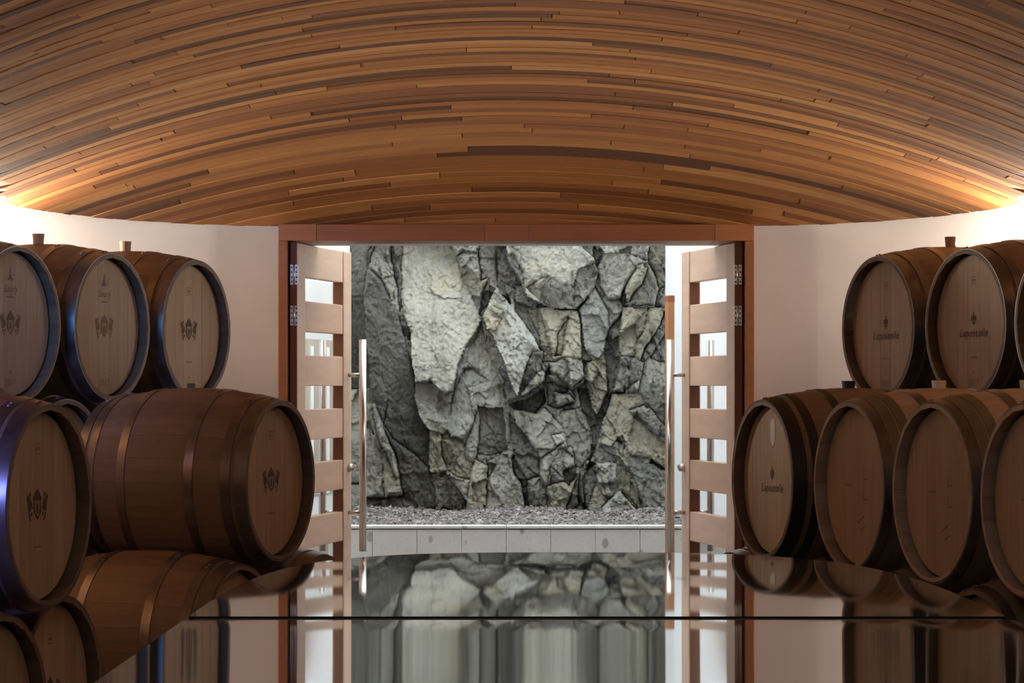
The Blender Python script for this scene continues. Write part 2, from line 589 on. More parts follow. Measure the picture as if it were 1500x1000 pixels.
def leaf(name, hx, hy, fx, fy, side, label):
    """hinge point (hx,hy) -> far point (fx,fy); side=+1: the seen face looks to +normal on the right of travel"""
    ang = math.atan2(fy - hy, fx - hx)
    root = empty(name, (hx, hy, 0.0), ang)
    tag(root, label, 'door', kind='structure')
    # local: x along the leaf, seen face at y=0 (towards -y*side), body behind
    y0, y1 = (0.0, LEAF_T) if side > 0 else (-LEAF_T, 0.0)
    b0 = 0.012
    box('stile', (0, STL, y0, y1, b0, LEAF_TOP), M['leaf'], root, 0.004)
    box('stile', (LEAF_W - STL, LEAF_W, y0, y1, b0, LEAF_TOP), M['leaf'], root, 0.004)
    # dark strips on the stile edges, shade put into their colour
    e = 0.002
    box('edge_shade_strip', (-e, 0.0, y0 + 0.004, y1 - 0.004, b0, LEAF_TOP - 0.002), M['leafdark'], root)
    box('edge_shade_strip', (LEAF_W - STL - e, LEAF_W - STL, y0 + 0.006, y1 - 0.006, b0, LEAF_TOP - 0.01), M['leafdark'], root)
    # slats
    top = LEAF_TOP
    pitch, hgt = 0.2615, 0.148
    z = top
    k = 0
    while z > 0.05:
        h = 0.160 if k == 0 else hgt
        zb = max(z - h, 0.012)
        o = box('slat', (STL - 0.004, LEAF_W - STL + 0.004, y0 + 0.007, y1 - 0.007, zb, z - (0.001 if k == 0 else 0)), M['leaf'], root, 0.003)
        z = (top - 0.012) - pitch * (k + 1)
        k += 1
    # pull handles on both faces
    s = -1 if side > 0 else 1
    hxp = LEAF_W - STL * 0.42
    for off, zt_px, zb_px, face in ((s * 0.075, 497, 808, 0.0), (-s * 0.075, 498, 808, -s * LEAF_T)):
        zt = ZC + (565 - zt_px) / F * 15.25
        zb = ZC + (565 - zb_px) / F * 15.25
        yy = face + off
        h = tube('pull_handle', (hxp, yy, zb), (hxp, yy, zt), 0.0185, 0.0185, M['steel'], root, 20)
        for zz in (ZC + (565 - 549) / F * 15.25, ZC + (565 - 751) / F * 15.25):
            tube('standoff', (hxp, face, zz), (hxp, yy, zz), 0.010, 0.010, M['steel'], h, 12)
    # lock cylinder on the free edge
    zl = ZC + (565 - 685) / F * 15.3
    lo = tube('lock_cylinder', (LEAF_W - 0.06, 0, zl), (LEAF_W - 0.06, s * 0.022, zl), 0.021, 0.019, M['chrome'], root, 16)
    tube('thumb_turn', (LEAF_W - 0.06, s * 0.022, zl - 0.015), (LEAF_W - 0.06, s * 0.034, zl + 0.015), 0.007, 0.007, M['chrome'], lo, 8)
    return root


HL, HR = (-1.022, 14.30), (1.058, 14.30)
FL, FR = (-0.822, 15.37), (0.868, 15.37)
d1 = leaf('door_1', *HL, *FL, 1, 'open slatted timber door leaf standing beside the sideways oak barrel')
d2 = leaf('door_2', *HR, *FR, -1, 'open slatted timber door leaf beside the barrel with the white sticker')
# hinge-side edge boards and hinge plates face the room
for (root, hx, jx, sg) in ((d1, HL[0], DOOR_L + JW, -1), (d2, HR[0], DOOR_R - JW, 1)):
    ang = root.rotation_euler[2]
    inv = root.matrix_basis.inverted() if False else None
    for zpx in (402, 462, 700):
        zz = ZC + (565 - zpx) / F * 14.25
        ca, sa = math.cos(-ang), math.sin(-ang)
        # hinge plate in world: spans the gap, facing the room
        hp = box('hinge', (-0.019, 0.019, -0.003, 0.003, -0.048, 0.048), M['chrome'], root, 0.001)
        wx, wy = (hx + jx) / 2 + sg * -0.008, 14.262
        dx, dy = wx - root.location.x, wy - root.location.y
        hp.location = (ca * dx - sa * dy, sa * dx + ca * dy, zz)
        hp.rotation_euler = (0, 0, -ang)
        for q in range(8):
            sx = (-0.011, 0.011)[q % 2]
            sz = (-0.034, -0.012, 0.012, 0.034)[q // 2]
            tube('screw', (sx, -0.0045, sz), (sx, -0.003, sz), 0.0042, 0.0042, M['screw'], hp, 8)
        tube('hinge_pin', (0, -0.003, -0.05), (0, -0.003, 0.05), 0.004, 0.004, M['chrome'], hp, 8)
    # dark hinge stile edge seen from the room
    x0, x1 = sorted((hx, jx + sg * -0.010))
    eb = box('hinge_edge', (x0, x1, 14.268, 14.30, 0.012, LEAF_TOP), M['leafdark'])
    eb.parent = root
    eb.matrix_parent_inverse = Matrix.Translation(root.location).to_4x4().inverted()
    mw = Matrix.Translation(root.location) @ Matrix.Rotation(ang, 4, 'Z')
    eb.matrix_parent_inverse = mw.inverted()

# ------------------------------------------------------------------ courtyard: white side walls
def slab(name, p0, p1, th, z0, z1, material, label, cat='wall', kind='structure'):
    p0, p1 = Vector((*p0, 0)), Vector((*p1, 0))
    d = (p1 - p0).normalized()
    n = Vector((-d.y, d.x, 0)) * th
    v = [(*q.xy, z) for q in (p0, p1, p1 + n, p0 + n) for z in (z0, z1)]
    f = [(0, 2, 3, 1), (2, 4, 5, 3), (4, 6, 7, 5), (6, 0, 1, 7), (1, 3, 5, 7), (0, 6, 4, 2)]
    o = link(name, mesh(name, v, f), material)
    return tag(o, label, cat, kind=kind)


wcl = slab('wall_court_left', (-1.40, 14.74), (-0.960, 17.78), 0.2, 0, 2.9, M['white'], 'white rendered courtyard wall behind the door leaf next to the dark rock')
slab('wall_court_right', (1.40, 14.74), (0.908, 17.78), -0.2, 0, 2.9, M['white'], 'white rendered courtyard wall behind the door leaf next to the pale rock')
def on_left_wall(name, y0, y1, z0, z1, proud, material):
    t0, t1 = (y0 - 14.74) / 3.04, (y1 - 14.74) / 3.04
    o = slab(name, (-1.40 + 0.44 * t0 + proud, y0), (-1.40 + 0.44 * t1 + proud, y1), proud + 0.004, z0, z1, material, None, None, None)
    o.parent = wcl


on_left_wall('render_panel', 16.30, 17.74, ZC + 0.26, ZC + 0.585, 0.008, M['palegrey'])
on_left_wall('render_panel', 16.30, 17.74, 0.66, ZC + 0.26, 0.009, M['beige'])
for yy in (16.62, 17.05, 17.42):
    on_left_wall('batten', yy, yy + 0.07, 0.66, ZC + 0.22, 0.016, M['white'])
pst = empty('timber_post', (0.832, 16.0 - 0.16, 0))
tag(pst, 'slim orange timber post standing in the courtyard by the white wall', 'post')
box('post_shaft', (-0.019, 0.019, -0.019, 0.019, 0, ZC + 0.478), M['post'], pst, 0.003, rot=(0, 0, 0.5))
box('post_cap', (-0.020, 0.020, -0.020, 0.020, ZC + 0.44, ZC + 0.476), M['frame'], pst, 0.003, rot=(0, 0, 0.5))

# ------------------------------------------------------------------ planter wall with tiles, gravel
PY, PZ = 16.0, ZC - 0.745
pw = empty('planter_wall', (0, PY, 0))
tag(pw, 'low wall of pale square terrazzo tiles holding back the gravel', 'low wall')
box('wall_core', (-1.16, 1.14, 0.02, 0.12, 0, PZ - 0.02), M['greyrender'], pw)
tw = 0.2375
x0 = (545.5 - 750) / F * PY - 4 * tw
tv, tf = box_data(0.0012, tw - 0.0012, 0, 0.02, 0.0015, 0.238, 0.0015)
tme = mesh('tile', tv, tf)
for r in range(3):
    zb = PZ - 0.018 - 0.24 * (r + 1)
    for i in range(12):
        xx = x0 + i * tw
        if xx < -1.17 or xx + tw > 1.15:
            continue
        t = link('tile', tme, M['tile'], pw, (xx, 0, max(zb, 0.0) if r < 2 else zb))
cv, cf = box_data(0.0012, tw - 0.0012, -0.006, 0.13, 0, 0.0145, 0.001)
cme = mesh('cap_tile', cv, cf)
for i in range(12):
    xx = x0 + i * tw
    if xx < -1.17 or xx + tw > 1.15:
        continue
    link('cap_tile', cme, M['tile'], pw, (xx, 0, PZ - 0.0145))

# gravel: bed + pebbles in one uncountable mesh
NP = 9000
gv, gf, gt = [], [], []
ico_v = [(0, 0, 1), (0.9, 0, 0.2), (0.28, 0.86, 0.2), (-0.73, 0.53, 0.2), (-0.73, -0.53, 0.2), (0.28, -0.86, 0.2), (0, 0, -0.6)]
ico_f = [(0, 1, 2), (0, 2, 3), (0, 3, 4), (0, 4, 5), (0, 5, 1), (6, 2, 1), (6, 3, 2), (6, 4, 3), (6, 5, 4), (6, 1, 5)]


def grav_h(x, y):
    t = (y - 16.12) / 1.85
    return PZ - 0.010 + 0.03 * max(0, t - 0.55) + 0.012 * math.sin(x * 7 + 1) * max(0, t)


def court_x(y):
    t = min(1.0, (y - 14.74) / 3.04)
    return -1.40 + 0.440 * t + 0.014, 1.40 - 0.492 * t - 0.014


gx, gy = 40, 34
for j in range(gy + 1):
    for i in range(gx + 1):
        y = 16.13 + 1.85 * j / gy
        wl, wr = court_x(y)
        x = wl + (wr - wl) * i / gx
        gv.append((x, y, grav_h(x, y)))
for j in range(gy):
    for i in range(gx):
        a = j * (gx + 1) + i
        gf.append((a, a + 1, a + gx + 2, a + gx + 1))
        gt.append(0.35)
for k in range(NP):
    y = 16.16 + 1.8 * random.random()
    wl, wr = court_x(y)
    x = random.uniform(wl + 0.02, wr - 0.02)
    s = random.uniform(0.006, 0.015) if random.random() > 0.04 else random.uniform(0.015, 0.024)
    a = random.uniform(0, 2 * PI)
    t = random.uniform(-0.5, 0.5)
    ca, sa, ct, st = math.cos(a), math.sin(a), math.cos(t), math.sin(t)
    zz = grav_h(x, y) + s * 0.3
    o_ = len(gv)
    sx, sz = random.uniform(0.7, 1.3), random.uniform(0.6, 1.0)
    for (px, py, pz) in ico_v:
        px, pz = px * sx * s, pz * sz * s
        py = py * s
        px, pz = ct * px - st * pz, st * px + ct * pz
        gv.append((x + ca * px - sa * py, y + sa * px + ca * py, zz + pz))
    tone = min(1, max(0, random.gauss(0.55, 0.25)))
    for q in ico_f:
        gf.append(tuple(i + o_ for i in q))
        gt.append(tone)
gme = mesh('gravel_bed', gv, gf)
at = gme.attributes.new('tone', 'FLOAT', 'FACE')
at.data.foreach_set('value', gt)
go = link('gravel_bed', gme, M['gravel'])
tag(go, 'bed of loose grey gravel between tiled wall and cliff', 'gravel', kind='stuff')

# ------------------------------------------------------------------ cliff
# outlines of the blocks, traced in four 240 px windows of a 1500 px wide drawing; each window is divided in 1000
WIN = {'A': (510, 345), 'B': (740, 345), 'C': (510, 570), 'D': (740, 570)}
TINT = {'g': (1.0, 1.0, 0.88), 'b': (0.98, 1.0, 0.93), 'y': (1.04, 1.01, 0.80), 'n': (1.0, 1.0, 0.96), 'd': (1.0, 0.99, 0.91)}
# (points, tone, tint, proud (m), lean-back, turn-to-right)
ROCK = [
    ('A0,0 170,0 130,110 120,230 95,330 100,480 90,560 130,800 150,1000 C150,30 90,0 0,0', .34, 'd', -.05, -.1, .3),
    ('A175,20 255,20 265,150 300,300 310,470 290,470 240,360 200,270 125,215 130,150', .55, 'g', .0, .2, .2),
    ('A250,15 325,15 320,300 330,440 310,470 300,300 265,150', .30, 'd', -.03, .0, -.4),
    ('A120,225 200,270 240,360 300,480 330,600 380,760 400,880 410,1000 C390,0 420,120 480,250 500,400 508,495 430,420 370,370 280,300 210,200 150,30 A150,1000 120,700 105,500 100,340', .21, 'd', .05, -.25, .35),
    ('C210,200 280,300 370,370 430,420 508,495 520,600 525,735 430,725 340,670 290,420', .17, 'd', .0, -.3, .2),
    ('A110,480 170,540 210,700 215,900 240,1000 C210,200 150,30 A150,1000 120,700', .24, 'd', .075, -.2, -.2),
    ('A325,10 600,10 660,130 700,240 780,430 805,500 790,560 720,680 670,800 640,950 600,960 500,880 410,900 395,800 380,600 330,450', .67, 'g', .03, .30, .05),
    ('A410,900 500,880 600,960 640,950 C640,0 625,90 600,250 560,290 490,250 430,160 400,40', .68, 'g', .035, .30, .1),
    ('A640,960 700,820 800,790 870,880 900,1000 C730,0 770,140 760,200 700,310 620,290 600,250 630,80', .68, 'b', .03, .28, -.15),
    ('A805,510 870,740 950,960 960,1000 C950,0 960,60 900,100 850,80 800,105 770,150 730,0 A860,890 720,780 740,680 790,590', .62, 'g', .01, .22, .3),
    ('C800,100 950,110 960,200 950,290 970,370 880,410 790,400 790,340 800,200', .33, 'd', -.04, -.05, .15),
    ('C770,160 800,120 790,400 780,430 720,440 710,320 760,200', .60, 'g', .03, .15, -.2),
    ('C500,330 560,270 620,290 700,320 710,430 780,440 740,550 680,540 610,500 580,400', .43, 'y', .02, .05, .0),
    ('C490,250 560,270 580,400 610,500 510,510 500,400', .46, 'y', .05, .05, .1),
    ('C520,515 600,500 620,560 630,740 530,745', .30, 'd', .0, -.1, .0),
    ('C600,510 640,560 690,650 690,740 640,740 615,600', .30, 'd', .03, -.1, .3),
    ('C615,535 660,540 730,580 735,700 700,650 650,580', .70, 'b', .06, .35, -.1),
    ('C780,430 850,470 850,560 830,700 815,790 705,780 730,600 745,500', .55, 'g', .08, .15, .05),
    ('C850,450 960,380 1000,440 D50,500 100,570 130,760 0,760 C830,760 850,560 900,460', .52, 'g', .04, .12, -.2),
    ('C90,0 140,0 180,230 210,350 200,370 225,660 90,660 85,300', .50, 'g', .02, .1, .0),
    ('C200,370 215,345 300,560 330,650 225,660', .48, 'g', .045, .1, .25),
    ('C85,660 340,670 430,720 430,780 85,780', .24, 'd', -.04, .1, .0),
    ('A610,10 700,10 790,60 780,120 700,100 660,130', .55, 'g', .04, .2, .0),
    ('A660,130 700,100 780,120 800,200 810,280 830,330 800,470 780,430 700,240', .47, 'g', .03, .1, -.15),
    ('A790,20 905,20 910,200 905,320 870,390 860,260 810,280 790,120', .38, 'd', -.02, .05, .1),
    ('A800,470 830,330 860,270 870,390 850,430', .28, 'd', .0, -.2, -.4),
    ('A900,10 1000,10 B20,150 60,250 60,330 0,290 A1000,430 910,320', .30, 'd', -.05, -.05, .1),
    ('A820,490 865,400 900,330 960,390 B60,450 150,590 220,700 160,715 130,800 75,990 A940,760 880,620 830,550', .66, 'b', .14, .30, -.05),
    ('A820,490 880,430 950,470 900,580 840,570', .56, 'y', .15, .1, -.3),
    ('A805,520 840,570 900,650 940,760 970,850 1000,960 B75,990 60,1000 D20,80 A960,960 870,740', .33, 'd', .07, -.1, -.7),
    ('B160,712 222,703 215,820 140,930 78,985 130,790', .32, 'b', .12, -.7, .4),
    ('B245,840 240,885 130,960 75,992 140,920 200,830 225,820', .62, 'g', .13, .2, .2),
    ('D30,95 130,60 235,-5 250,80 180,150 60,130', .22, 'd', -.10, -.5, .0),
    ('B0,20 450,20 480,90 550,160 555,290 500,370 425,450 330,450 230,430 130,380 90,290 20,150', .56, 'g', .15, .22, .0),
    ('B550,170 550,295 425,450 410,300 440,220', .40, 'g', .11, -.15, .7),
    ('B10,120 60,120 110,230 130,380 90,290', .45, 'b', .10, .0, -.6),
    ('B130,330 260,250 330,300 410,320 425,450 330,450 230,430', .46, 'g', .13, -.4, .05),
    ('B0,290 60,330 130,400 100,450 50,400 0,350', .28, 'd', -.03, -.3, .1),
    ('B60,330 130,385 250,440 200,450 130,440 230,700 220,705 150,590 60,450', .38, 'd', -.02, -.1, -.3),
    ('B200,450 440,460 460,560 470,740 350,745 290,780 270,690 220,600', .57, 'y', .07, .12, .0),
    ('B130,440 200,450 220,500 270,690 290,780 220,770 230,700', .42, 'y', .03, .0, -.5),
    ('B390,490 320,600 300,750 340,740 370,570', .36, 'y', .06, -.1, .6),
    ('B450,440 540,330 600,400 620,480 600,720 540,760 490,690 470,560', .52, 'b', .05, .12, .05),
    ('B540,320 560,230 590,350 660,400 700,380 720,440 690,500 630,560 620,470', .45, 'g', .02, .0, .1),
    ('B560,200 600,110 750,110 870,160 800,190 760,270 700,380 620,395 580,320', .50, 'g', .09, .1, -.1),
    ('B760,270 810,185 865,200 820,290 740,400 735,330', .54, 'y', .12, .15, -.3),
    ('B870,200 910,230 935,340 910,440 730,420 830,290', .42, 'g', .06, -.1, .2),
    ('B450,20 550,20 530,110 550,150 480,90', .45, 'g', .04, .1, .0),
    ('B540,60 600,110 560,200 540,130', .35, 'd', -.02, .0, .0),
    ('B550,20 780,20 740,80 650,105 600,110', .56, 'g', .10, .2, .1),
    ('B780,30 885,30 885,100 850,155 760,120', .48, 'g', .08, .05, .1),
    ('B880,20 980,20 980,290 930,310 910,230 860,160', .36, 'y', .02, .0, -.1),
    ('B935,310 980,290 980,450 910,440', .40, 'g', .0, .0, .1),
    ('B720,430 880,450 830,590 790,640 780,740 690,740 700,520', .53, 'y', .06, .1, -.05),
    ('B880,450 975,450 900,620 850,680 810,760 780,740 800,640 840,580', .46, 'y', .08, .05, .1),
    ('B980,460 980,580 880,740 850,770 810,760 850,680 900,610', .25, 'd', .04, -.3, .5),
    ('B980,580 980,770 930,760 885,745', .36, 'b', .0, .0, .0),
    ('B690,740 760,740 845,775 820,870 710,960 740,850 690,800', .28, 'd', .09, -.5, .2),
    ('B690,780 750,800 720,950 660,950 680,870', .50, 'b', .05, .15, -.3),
    ('B845,775 980,770 980,1000 D980,240 890,130 800,10 B800,960 820,870', .44, 'g', .03, .1, .1),
    ('B260,780 290,785 350,750 475,745 485,900 410,945 300,900', .58, 'g', .08, .15, .05),
    ('B260,850 310,850 400,935 485,865 485,905 410,947 300,905', .40, 'g', .05, -.5, .0),
    ('B500,770 590,750 630,820 625,940 D600,50 560,160 520,100 B500,900', .50, 'y', .04, .1, .0),
    ('B600,720 640,560 690,500 690,740 680,870 640,1000 620,1000 620,830', .33, 'd', -.04, .0, .0),
    ('B250,900 300,905 410,950 430,1000 D430,10 420,90 320,120 260,100 250,0', .33, 'd', -.01, -.2, .0),
    ('D300,20 400,40 425,75 320,110', .52, 'g', .06, .3, .1),
    ('D440,0 510,0 540,140 560,170 620,80 650,20 560,330 500,560 480,740 440,740 520,420 530,260 480,140', .22, 'y', -.07, .0, .0),
    ('D60,130 180,155 240,110 340,220 370,310 300,370 210,430 150,330 60,200', .50, 'g', .05, .2, .05),
    ('D275,285 350,260 375,310 310,345', .74, 'g', .08, .4, .1),
    ('D30,130 60,200 110,290 200,400 210,520 140,560 60,440 20,300', .30, 'd', .0, -.1, -.3),
    ('D340,140 450,110 510,220 520,400 460,480 420,490 370,310 340,220', .42, 'g', .03, .05, .15),
    ('D210,430 300,370 400,350 430,480 380,520 330,560 270,570 240,640 215,530', .50, 'g', .06, .15, .0),
    ('D270,480 350,540 280,580', .32, 'd', .08, -.2, .0),
    ('D350,500 435,470 440,540 390,590 360,560', .26, 'd', .0, -.3, .0),
    ('D250,590 350,560 390,590 440,540 430,640 370,730 340,790 280,740', .54, 'y', .10, .15, -.05),
    ('D440,540 445,700 360,790 370,700', .36, 'd', .06, -.1, .6),
    ('D140,560 210,520 260,640 280,760 150,760', .36, 'g', .04, .0, -.1),
    ('D100,570 130,560 150,760 130,760', .22, 'd', -.03, .0, .0),
    ('D650,30 800,10 880,130 980,240 980,490 880,420 760,390 700,280 620,370 580,340 600,180', .54, 'y', .06, .15, .0),
    ('D760,130 850,100 980,230 980,340', .46, 'g', .09, .1, -.1),
    ('D730,420 790,400 980,500 980,830 890,800 830,680 800,560', .50, 'b', .07, .12, -.1),
    ('D660,350 730,420 800,560 840,770 740,650 690,620 660,560 680,450', .46, 'y', .04, .08, .1),
    ('D550,450 650,440 660,560 560,570', .62, 'g', .08, .15, .0),
    ('D560,570 660,560 610,680 600,760 500,750', .48, 'y', .05, .05, -.1),
    ('D595,770 600,720 690,620 800,740 840,790', .70, 'b', .12, .35, .0),
    ('D560,330 640,350 680,450 550,450 520,440', .40, 'g', .03, .0, .0),
    ('D480,540 550,450 560,570 500,750 480,750', .33, 'd', .0, .0, -.3),
]


def parse(s):
    out = []
    win = 'A'
    for tok in s.split():
        if tok[0] in WIN:
            win = tok[0]
            tok = tok[1:]
        a, b = tok.split(',')
        out.append((WIN[win][0] + 0.24 * float(a), WIN[win][1] + 0.24 * float(b)))
    return np.array(out)


YR = 18.0
SCL = YR / F


def vnoise(x, y, seed):
    r = np.random.default_rng(seed)
    T = r.random((256, 256))
    xi, yi = np.floor(x).astype(int), np.floor(y).astype(int)
    fx, fy = x - xi, y - yi
    fx, fy = fx * fx * (3 - 2 * fx), fy * fy * (3 - 2 * fy)
    g = lambda a, b: T[a % 256, b % 256]
    return (g(xi, yi) * (1 - fx) + g(xi + 1, yi) * fx) * (1 - fy) + (g(xi, yi + 1) * (1 - fx) + g(xi + 1, yi + 1) * fx) * fy


def fbm(x, y, f0, octv, seed, gain=0.5):
    s, a, t = 0, 1.0, 0
    for k in range(octv):
        s = s + a * (vnoise(x * f0 * 2 ** k + 13.7 * k, y * f0 * 2 ** k + 5.1 * k, seed + k) - 0.5)
        t += a
        a *= gain
    return s / t * 2


STEP = 0.0054
X0, X1, Z0, Z1 = -1.3, 1.25, 0.42, 3.0
nx, nz = int((X1 - X0) / STEP) + 1, int((Z1 - Z0) / STEP) + 1
GX, GZ = np.meshgrid(X0 + STEP * np.arange(nx), Z0 + STEP * np.arange(nz))
WX = GX + 0.016 * fbm(GX, GZ, 7, 4, 21, 0.6)
WZ = GZ + 0.016 * fbm(GX, GZ, 7, 4, 41, 0.6)
# drawing coordinates of the warped points
PXX, PYY = 750 + WX / SCL, 565 - (WZ - ZC) / SCL
# ground field: coarse cells of broken rock for what the outlines do not cover
cells = RNG.random((70, 2)) * [(X1 - X0), (Z1 - Z0)] + [X0, Z0]
d2_ = np.full(GX.shape, 1e9)
lab = np.zeros(GX.shape, int)
for i, (cx, cz) in enumerate(cells):
    d = ((WX - cx) * 1.5) ** 2 + ((WZ - cz) * 0.8) ** 2
    q = d < d2_
    d2_[q] = d[q]
    lab[q] = 1000 + i
for i, rk in enumerate(ROCK):
    P = parse(rk[0])
    ins = np.zeros(GX.shape, bool)
    bx0, by0 = P.min(0) - 1
    bx1, by1 = P.max(0) + 1
    m = (PXX > bx0) & (PXX < bx1) & (PYY > by0) & (PYY < by1)
    px, py = PXX[m], PYY[m]
    c = np.zeros(px.shape, bool)
    n = len(P)
    j = n - 1
    for k in range(n):
        xi, yi = P[k]
        xj, yj = P[j]
        cond = ((yi > py) != (yj > py)) & (px < (xj - xi) * (py - yi) / (yj - yi + 1e-9) + xi)
        c ^= cond
        j = k
    ins[m] = c
    lab[ins] = i
# every block must be one connected piece
seen = np.zeros(lab.shape, bool)
best = {}
comps = []
labl = lab.tolist()
H_, W_ = lab.shape
vis_ = bytearray(H_ * W_)
for r in range(H_):
    row = labl[r]
    for c in range(W_):
        if vis_[r * W_ + c]:
            continue
        L = row[c]
        st = [(r, c)]
        vis_[r * W_ + c] = 1
        comp = []
        while st:
            a, b = st.pop()
            comp.append((a, b))
            for (a2, b2) in ((a + 1, b), (a - 1, b), (a, b + 1), (a, b - 1)):
                if 0 <= a2 < H_ and 0 <= b2 < W_ and not vis_[a2 * W_ + b2] and labl[a2][b2] == L:
                    vis_[a2 * W_ + b2] = 1
                    st.append((a2, b2))
        comps.append((L, comp))
        best[L] = max(best.get(L, 0), len(comp))
nextl = 2000
extra = {}
for (L, comp) in comps:
    if len(comp) == best[L]:
        continue
    if len(comp) > 400:
        new = nextl
        nextl += 1
        extra[new] = L
    else:
        a, b = comp[0]
        new = labl[a][b - 1] if b > 0 else (labl[a - 1][b] if a > 0 else L)
    for (a, b) in comp:
        lab[a, b] = new
        labl[a][b] = new
# distance (in cells) to the nearest block boundary
bd = np.zeros(lab.shape, bool)
bd[:, 1:] |= lab[:, 1:] != lab[:, :-1]
bd[1:, :] |= lab[1:, :] != lab[:-1, :]
dist = np.where(bd, 0.0, 99.0)
for it in range(14):
    p = np.pad(dist, 1, mode='edge')
    dist = np.minimum(dist, np.minimum(np.minimum(p[1:-1, :-2], p[1:-1, 2:]), np.minimum(p[:-2, 1:-1], p[2:, 1:-1])) + 1)
    dist = np.minimum(dist, np.minimum(np.minimum(p[:-2, :-2], p[:-2, 2:]), np.minimum(p[2:, :-2], p[2:, 2:])) + 1.41)
dist = np.minimum(dist, 14) * STEP
depth = np.zeros(GX.shape)
tones = {}
for L in np.unique(lab):
    m = lab == L
    cx, cz = GX[m].mean(), GZ[m].mean()
    K = extra.get(L, L)
    if K < 1000:
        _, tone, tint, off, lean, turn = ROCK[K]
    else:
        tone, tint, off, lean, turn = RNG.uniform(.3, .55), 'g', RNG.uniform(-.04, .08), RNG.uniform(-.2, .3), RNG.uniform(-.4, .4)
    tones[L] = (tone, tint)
    jit = RNG.normal(0, 0.05, 2)
    # depth is measured towards the room; leaning back = the top recedes
    depth[m] = off * 1.15 - (lean * 0.8 + jit[0]) * (GZ[m] - cz) - (turn * 0.7 + jit[1]) * (GX[m] - cx)


def chips(n, tilt, amp, sx, sz, seed, warp):
    """broken facets: every cell is a small tilted plane"""
    r = np.random.default_rng(seed)
    gw, gh = int((X1 - X0) / n * sx) + 3, int((Z1 - Z0) / n * sz) + 3
    ux = (GX + warp * fbm(GX, GZ, 12, 3, seed + 7) + 0.30 * GZ - X0 + 1.0) / n * sx
    uz = (GZ + warp * fbm(GX, GZ, 12, 3, seed + 17) - Z0) / n * sz
    N = 128
    jx, jz, tx, tz, hh = (r.random((N, N)) for _ in range(5))
    ix, iz = np.floor(ux).astype(int), np.floor(uz).astype(int)
    bestd = np.full(GX.shape, 1e9)
    out = np.zeros(GX.shape)
    for a in (-1, 0, 1):
        for b in (-1, 0, 1):
            p, q = (ix + a) % N, (iz + b) % N
            dx, dz = ux - (ix + a + jx[p, q]), uz - (iz + b + jz[p, q])
            d = dx * dx + dz * dz
            k = d < bestd
            bestd = np.where(k, d, bestd)
            val = (tx[p, q] - .5) * 2 * tilt * dx * n / sx + (tz[p, q] - .5) * 2 * tilt * dz * n / sz + (hh[p, q] - .5) * 2 * amp
            out = np.where(k, val, out)
    return out


calm = np.zeros(GX.shape)      # smooth faces break less
for L in np.unique(lab):
    K = extra.get(L, L)
    big = (lab == L).sum() * STEP * STEP
    calm[lab == L] = 0.28 if big > 0.10 else (0.65 if big > 0.04 else 1.0)
depth += calm * chips(0.16, 0.32, 0.016, 1.0, 0.6, 301, 0.03)
depth += calm * chips(0.07, 0.36, 0.008, 1.0, 0.65, 331, 0.016)
depth += (0.2 + 0.6 * calm) * chips(0.030, 0.34, 0.0035, 1.0, 0.7, 361, 0.008)
# open joints between the blocks: narrow, of changing depth
jd = np.clip(0.42 + 1.6 * fbm(GX, GZ, 4, 3, 71), 0.03, 1.25)
depth -= 0.040 * jd * np.exp(-dist / 0.0058)
# strata along a steep direction and general roughness
al = GX * 0.93 + GZ * 0.36
ac = -GX * 0.36 + GZ * 0.93
depth += 0.016 * (1 - np.abs(fbm(al, ac * 0.22, 11, 4, 61, 0.6)) - 0.8)
depth += 0.030 * fbm(GX, GZ, 2.5, 3, 81) + 0.012 * fbm(GX, GZ, 17, 5, 91, 0.65)
depth += 0.007 * fbm(GX, GZ, 70, 2, 121)
# small fissures
fis = np.abs(fbm(GX * 1.3 + 0.4 * GZ, GZ * 0.8, 4, 4, 141, 0.6))
depth -= 0.020 * calm * np.exp(-fis / 0.010)
fis = np.abs(fbm(GX * 2.2 + 0.9 * GZ, GZ * 0.6, 5, 4, 171, 0.6))
depth -= 0.014 * calm * np.exp(-fis / 0.010)
vs = np.stack([GX, YR - depth, GZ], -1).reshape(-1, 3)
cliff = link('rock_face', mesh('rock_face', *box_data(X0, X1, YR + 0.28, YR + 0.7, 0, Z1)), M['rock'])
cliff.color = (0.3, 0.3, 0.28, 1)
tag(cliff, 'fractured grey green cliff face of angular blocks behind the gravel', 'rock face')
ql = lab[:-1, :-1].reshape(-1)
idx = np.arange(nx * nz).reshape(nz, nx)
quads = np.stack([idx[:-1, :-1], idx[:-1, 1:], idx[1:, 1:], idx[1:, :-1]], -1).reshape(-1, 4)
for L in np.unique(ql):
    q = quads[ql == L]
    if len(q) < 4:
        continue
    u, inv = np.unique(q, return_inverse=True)
    inv = inv.reshape(q.shape)
    me = bpy.data.meshes.new('rock_block')
    me.vertices.add(len(u))
    me.vertices.foreach_set('co', vs[u].astype(np.float32).ravel())
    me.loops.add(inv.size)
    me.loops.foreach_set('vertex_index', inv.ravel().astype(np.int32))
    me.polygons.add(len(inv))
    me.polygons.foreach_set('loop_start', (np.arange(len(inv)) * 4).astype(np.int32))
    me.update(calc_edges=True)
    me.validate()
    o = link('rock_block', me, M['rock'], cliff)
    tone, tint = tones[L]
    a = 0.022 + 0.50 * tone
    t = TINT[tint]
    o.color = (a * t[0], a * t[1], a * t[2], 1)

# ------------------------------------------------------------------ tasting table
TZ = ZC - 0.418
TCX, TCY, TA, TB, TN = 0.155, 4.95, 0.742, 3.02, 3.2
YS0, YS1 = 5.365, 5.450     # seam
KN = [(1.9, 0), (3.3, -40), (4.23, -75), (5.11, 21), (5.365, -36)]
KF = [(5.450, 60), (5.85, 30), (6.6, -60), (7.42, -190), (8.2, -220)]


